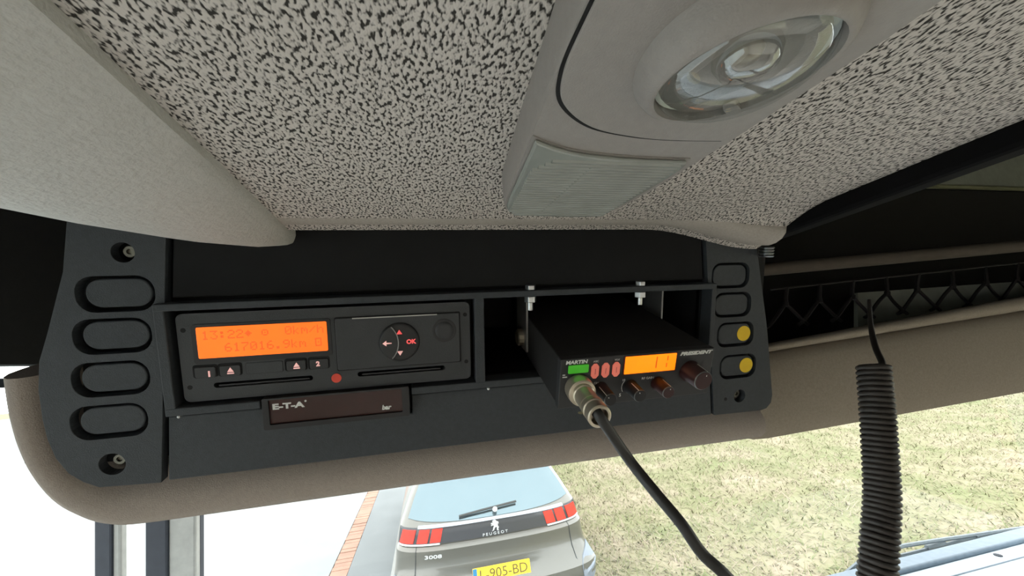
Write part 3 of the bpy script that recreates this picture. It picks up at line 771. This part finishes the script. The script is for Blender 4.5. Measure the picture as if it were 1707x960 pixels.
for x in cols_:
    t = hp_(x, ytop(x) + 1); c = hp_(x, ycr(x) - 1); m_ = (t + c) / 2; r = (t - c).length / 2
    rg_.append([m_ + Vector((0, .010 + .010 * math.cos(a), r * math.sin(a))) for a in [2 * math.pi * k / 12 for k in range(12)]])
build(MB().rings(rg_), 'upper_lip', TRIMR, hd, smooth=60)
# shelf behind
sh = thing('overhead_shelf', 'dark open storage shelf above the header panel', 'shelf', (1.1, .6, 2.6))
build(MB().box(WORLD, .34, XR, .49, .95, 2.575, 2.585), 'shelf_floor', SHELF, sh)
build(MB().box(WORLD, .34, XR, .60, .62, 2.585, 2.898), 'shelf_back', SHELF, sh)
build(MB().box(WORLD, .60, XR, .595, .61, 2.905, 3.19), 'upper_back_panel', SHELFG, sh)
build(MB().tube([(.62, .592, 2.902), (XR, .592, 2.902)], .005, 8), 'ledge', mat('shelf_ledge', (120, 122, 92), .7), sh)
build(MB().box(WORLD, .330, .340, .46, .95, 2.585, 2.9), 'shelf_side', SHELF, sh)
rr = []
for i in range(30):
    x = 1236 + (2320 - 1236) * i / 29
    c = hp_(x, 447 - (x - 1300) * .092, .43); r = .0085 + .003 * i / 29
    rr.append([c + Vector((0, r * math.cos(a), r * math.sin(a))) for a in [2 * math.pi * k / 12 for k in range(12)]])
build(MB().rings(rr), 'front_roll', ROLLF, sh, 'brown grey padded roll at the shelf front', smooth=60)
q = [hp_(1430, 488, .478), hp_(2200, 434, .478), hp_(2200, 462, .478), hp_(1430, 548, .478)]
build(MB().rings([q, [p + Vector((0, .006, 0)) for p in q]]), 'grey_strip', SHELFG, sh, 'grey strip behind the net')
# net
nt_ = thing('storage_net', 'black elastic net stretched across the shelf front', 'net', (.9, .43, 2.6))
YN = .44
def ny0(x): return 482 - (x - 1290) * .106
def np_(x, y): return hp_(x, y, YN)
build(MB().tube([np_(x, ny0(x)) for x in range(1285, 2010, 25)], .0016, 6), 'top_cord', NETM, nt_)
xs = [1312 + 55 * i for i in range(13)]
for i, x in enumerate(xs):
    y = ny0(x); tk = random.uniform(-3, 3)
    build(MB().tube([np_(x, y), np_(x + tk, y + 16), np_(x + tk, y + 28)], .0026, 6), 'net_strand', NETM, nt_)
    for sx in (-1, 1):
        x2 = x + sx * 27.5
        build(MB().tube(smoothpath([np_(x + tk, y + 26), np_(x + sx * 12, y + 40), np_(x2, ny0(x2) + 58), np_(x2 + sx * 8, ny0(x2) + 64)], 4), .0024, 6), 'net_strand', NETM, nt_)
    build(MB().tube([np_(x + tk, y + 24), np_(x + tk, y + 31)], .0040, 6), 'net_knot', NETM, nt_)

# ------------------------------------------------------------------ the car in front
CO = Vector((.565, 3.80, 0.0))
PROF = [(.22, .12, 4.30, .80), (.40, -.02, 4.42, .92), (.58, -.06, 4.45, .975), (.66, -.05, 4.45, .970), (.70, .01, 4.44, .930), (.79, .075, 4.41, .915), (.86, .090, 4.36, .91), (.950, .095, 4.22, .905), (.980, .150, 4.15, .895), (1.115, .165, 3.75, .875), (1.14, .20, 3.4, .865), (1.30, .36, 3.05, .79), (1.48, .55, 2.6, .69), (1.55, .64, 2.35, .63), (1.60, .85, 2.05, .52), (1.62, 1.05, 1.85, .40)]
def rear(s, z):
    yr, yf, hw = interp(PROF, z)
    c = 1 - (1 - min(1, abs(s)) ** 3.0) ** (1 / 3.0)
    return Vector((hw * s, yr + .30 * c, z))
NS = 28
def section(z):
    yr, yf, hw = interp(PROF, z); r = []
    for i in range(NS + 1): r.append(rear(math.sin(math.pi / 2 * (-1 + 2 * i / NS)), z))
    for t in (.25, .5, .75): r.append(Vector((hw, yr + .30 + (yf - .4 - yr - .30) * t, z)))
    for i in range(NS + 1):
        s = math.sin(math.pi / 2 * (1 - 2 * i / NS)); c = 1 - (1 - abs(s) ** 3.0) ** (1 / 3.0)
        r.append(Vector((hw * s, yf - .4 * c, z)))
    for t in (.75, .5, .25): r.append(Vector((-hw, yr + .30 + (yf - .4 - yr - .30) * t, z)))
    return [CO + p for p in r]
car = thing('car', 'champagne grey estate car standing ahead, seen from behind', 'car', CO)
zs = [.22, .30, .40, .50, .58, .62, .66, .70, .74, .79, .82, .86, .92, .950, .965, .980, 1.05, 1.115, 1.128, 1.14, 1.22, 1.30, 1.39, 1.48, 1.52, 1.55, 1.575, 1.60, 1.62]
build(MB().rings([section(z) for z in zs]), 'body', CARP, car, smooth=32)
def patch(s0, s1, z0, z1, d0, d1, ns=12, nz=6, skew=0.0, zfun=None):
    mb = MB(); fr = []; bk_ = []
    for j in range(nz + 1):
        a = []; b = []
        for i in range(ns + 1):
            s = s0 + (s1 - s0) * i / ns
            zz0, zz1 = zfun(s) if zfun else (z0, z1)
            z = zz0 + (zz1 - zz0) * j / nz
            s += skew * (j / nz)
            p = rear(s, z); n = Vector((.55 * math.copysign(abs(s) ** 3, s), -1, .25)).normalized()
            a.append(CO + p + n * d1); b.append(CO + p + n * d0)
        fr.append(a); bk_.append(b)
    # closed shell
    N = ns + 1
    pts = [p for r in fr for p in r] + [p for r in bk_ for p in r]; K = len(fr) * N; fs = []
    for j in range(nz):
        for i in range(ns):
            q = (j * N + i, j * N + i + 1, (j + 1) * N + i + 1, (j + 1) * N + i)
            fs.append(q); fs.append(tuple(K + t for t in reversed(q)))
    for i in range(ns):
        fs.append((i, i + 1, K + i + 1, K + i)); e = nz * N; fs.append((e + i, e + i + 1, K + e + i + 1, K + e + i))
    for j in range(nz):
        fs.append((j * N, (j + 1) * N, K + (j + 1) * N, K + j * N)); e = ns; fs.append((j * N + e, (j + 1) * N + e, K + (j + 1) * N + e, K + j * N + e))
    return mb.add(pts, fs)
wz = lambda s: (1.135 + .030 * abs(s / .86) ** 3, 1.475)
wn = build(patch(-.93, .93, 0, 0, -.02, .006, 20, 10, zfun=wz), 'rear_window', CARGL, car, 'rear window reflecting the pale sky', smooth=40)
build(patch(-.80, .80, 1.44, 1.505, -.02, .010, 16, 3), 'window_top_band', CARSEAM, car, smooth=40)
sp_ = MB()
sp_.rings([[CO + Vector((x, y, z)) for x, y, z in ((-.62 + .03 * k, .56 - .10 + .06 * (abs(k - 20) / 20) ** 2, 1.535 - .0), (-.62 + .03 * k, .95, 1.60), (-.62 + .03 * k, .95, 1.56), (-.62 + .03 * k, .58, 1.51))] for k in range(0, 42)])
build(sp_, 'roof_spoiler', CARP, car, smooth=30)
build(patch(-.62, .62, .985, 1.115, -.02, .008, 20, 4, zfun=lambda s: (.984, 1.118 + .0 * s)), 'rear_band', CARBLK, car, 'gloss black band between the tail lamps', smooth=40)
build(patch(-.80, .80, 1.112, 1.132, -.02, .012, 20, 2), 'window_ledge', mat('window_ledge', (150, 158, 166), .3), car, smooth=40)
for sd in (-1, 1):
    lampb = build(patch(*sorted((sd * .56, sd * .985)), .985, 1.12, -.02, .006, 12, 4), 'tail_lamp', CARBLK, car, smooth=40)
    for c0, c1 in ((.565, .670), (.695, .80), (.835, .970)):
        build(patch(*sorted((sd * c0, sd * c1)),   .996, 1.104, -.01, .014, 4, 4, skew=-.02 * sd), 'lamp_claw', TAILR, lampb, 'red light segment', smooth=40)
    build(patch(*sorted((sd * .57, sd * .98)), .978, .990, -.01, .013, 10, 1), 'lamp_sill', mat('lamp_sill', (200, 205, 205), .3), lampb, smooth=40)
    build(MB().tube([CO + rear(sd * .80, z) + Vector((0, -.002, 0)) for z in (.98, .95, .90, .85, .80, .76, .70, .62)], .004, 6), 'tailgate_seam', CARSEAM, car)
    build(patch(*sorted((sd * .80, sd * .99)), .30, .74, -.02, .010, 6, 4, zfun=lambda s: (.30, .66 + .10 * (abs(s) - .80) / .19)), 'bumper_corner', BUMP, car, smooth=40)
build(patch(-.80, .80, .30, .52, -.02, .010, 16, 3), 'bumper', BUMP, car, smooth=40)
# rear wiper
def rp_(s, z, d): return CO + rear(s, z) + Vector((0, -d, d * .3))
build(MB().tube([rp_(-.38, 1.165, .03), rp_(-.1, 1.185, .035), rp_(.28, 1.205, .035)], .010, 6), 'rear_wiper', CARSEAM, car)
build(MB().lathe(Frame(rp_(0.02, 1.175, .03), (1, 0, 0), (0, .3, 1), (0, -1, .3)), 0, 0, [(.022, -.02), (.022, .02), (.012, .03)], 14), 'wiper_pivot', mat('wiper_pivot', (214, 218, 218), .4), car)
def carmap(s0, z0, d):
    hw = interp(PROF, z0)[2]
    return lambda a, b, c: CO + rear(s0 + a / hw, z0 + b) + Vector((0, -d - c, 0))
lion = [(-.30, .42), (-.18, .50), (.02, .52), (.16, .48), (.24, .36), (.46, .30), (.48, .10), (.30, .12), (.40, -.02), (.34, -.12), (.50, -.22), (.36, -.44), (.48, -.52), (.24, -.54), (.20, -.40), (.26, -.24), (.08, -.18), (-.06, -.30), (-.14, -.46), (-.40, -.54), (-.28, -.44), (-.24, -.26), (-.10, -.04), (-.22, .0), (-.50, -.04), (-.44, .06), (-.26, .10), (-.50, .16), (-.42, .26), (-.16, .24), (-.28, .32)]
cmf = carmap(0, 1.068, .009)
lm_ = MB(); lp = [(a * .075, b * .085) for a, b in lion]; N = len(lp)
lm_.add([cmf(a, b, 0) for a, b in lp] + [cmf(a, b, .006) for a, b in lp], [tuple(range(N)), tuple(range(2 * N - 1, N - 1, -1))] + [(i, (i + 1) % N, N + (i + 1) % N, N + i) for i in range(N)])
SILV = mat('silver_badge', (226, 230, 232), .3, .5)
build(lm_, 'lion_badge', SILV, car, 'silver standing lion badge')
build(MB().text(WORLD, 'PEUGEOT', 0, 0, .022, th=.004, width=.235, spacing=1.5, map3=carmap(0, 1.003, .009)), 'badge_lettering', SILV, car)
build(MB().text(WORLD, '3008', 0, 0, .028, th=.004, width=.15, bold=.02, map3=carmap(-.63, .905, .001)), 'badge_lettering', SILV, car)
PY = CO.y + .02
PF = Frame((CO.x + .02, PY, .735), (1, 0, 0), (0, .30, .954), (0, -.954, .30))
plt = build(MB().prism(PF, rrect(0, 0, .52, .112, .008), 0, .008), 'number_plate', PLATE, car, 'yellow number plate', bevel=.001)
build(MB().box(PF, -.258, -.222, -.052, .052, .008, .009), 'blue_band', PLATEB, plt)
build(MB().text(PF, 'L-905-BD', .018, 0, .072, .008, .001, width=.43), 'registration', INK, plt)
for sx in (-.80, .80):
    for yy in (.85, 3.55):
        WFr = Frame(CO + Vector((sx, yy, .34)), (0, 1, 0), (0, 0, 1), (1 if sx > 0 else -1, 0, 0))
        wl = build(MB().lathe(WFr, 0, 0, [(.20, -.10), (.33, -.10), (.34, -.07), (.34, .07), (.33, .10), (.22, .10)], 28), 'wheel', TYRE, car, smooth=40)
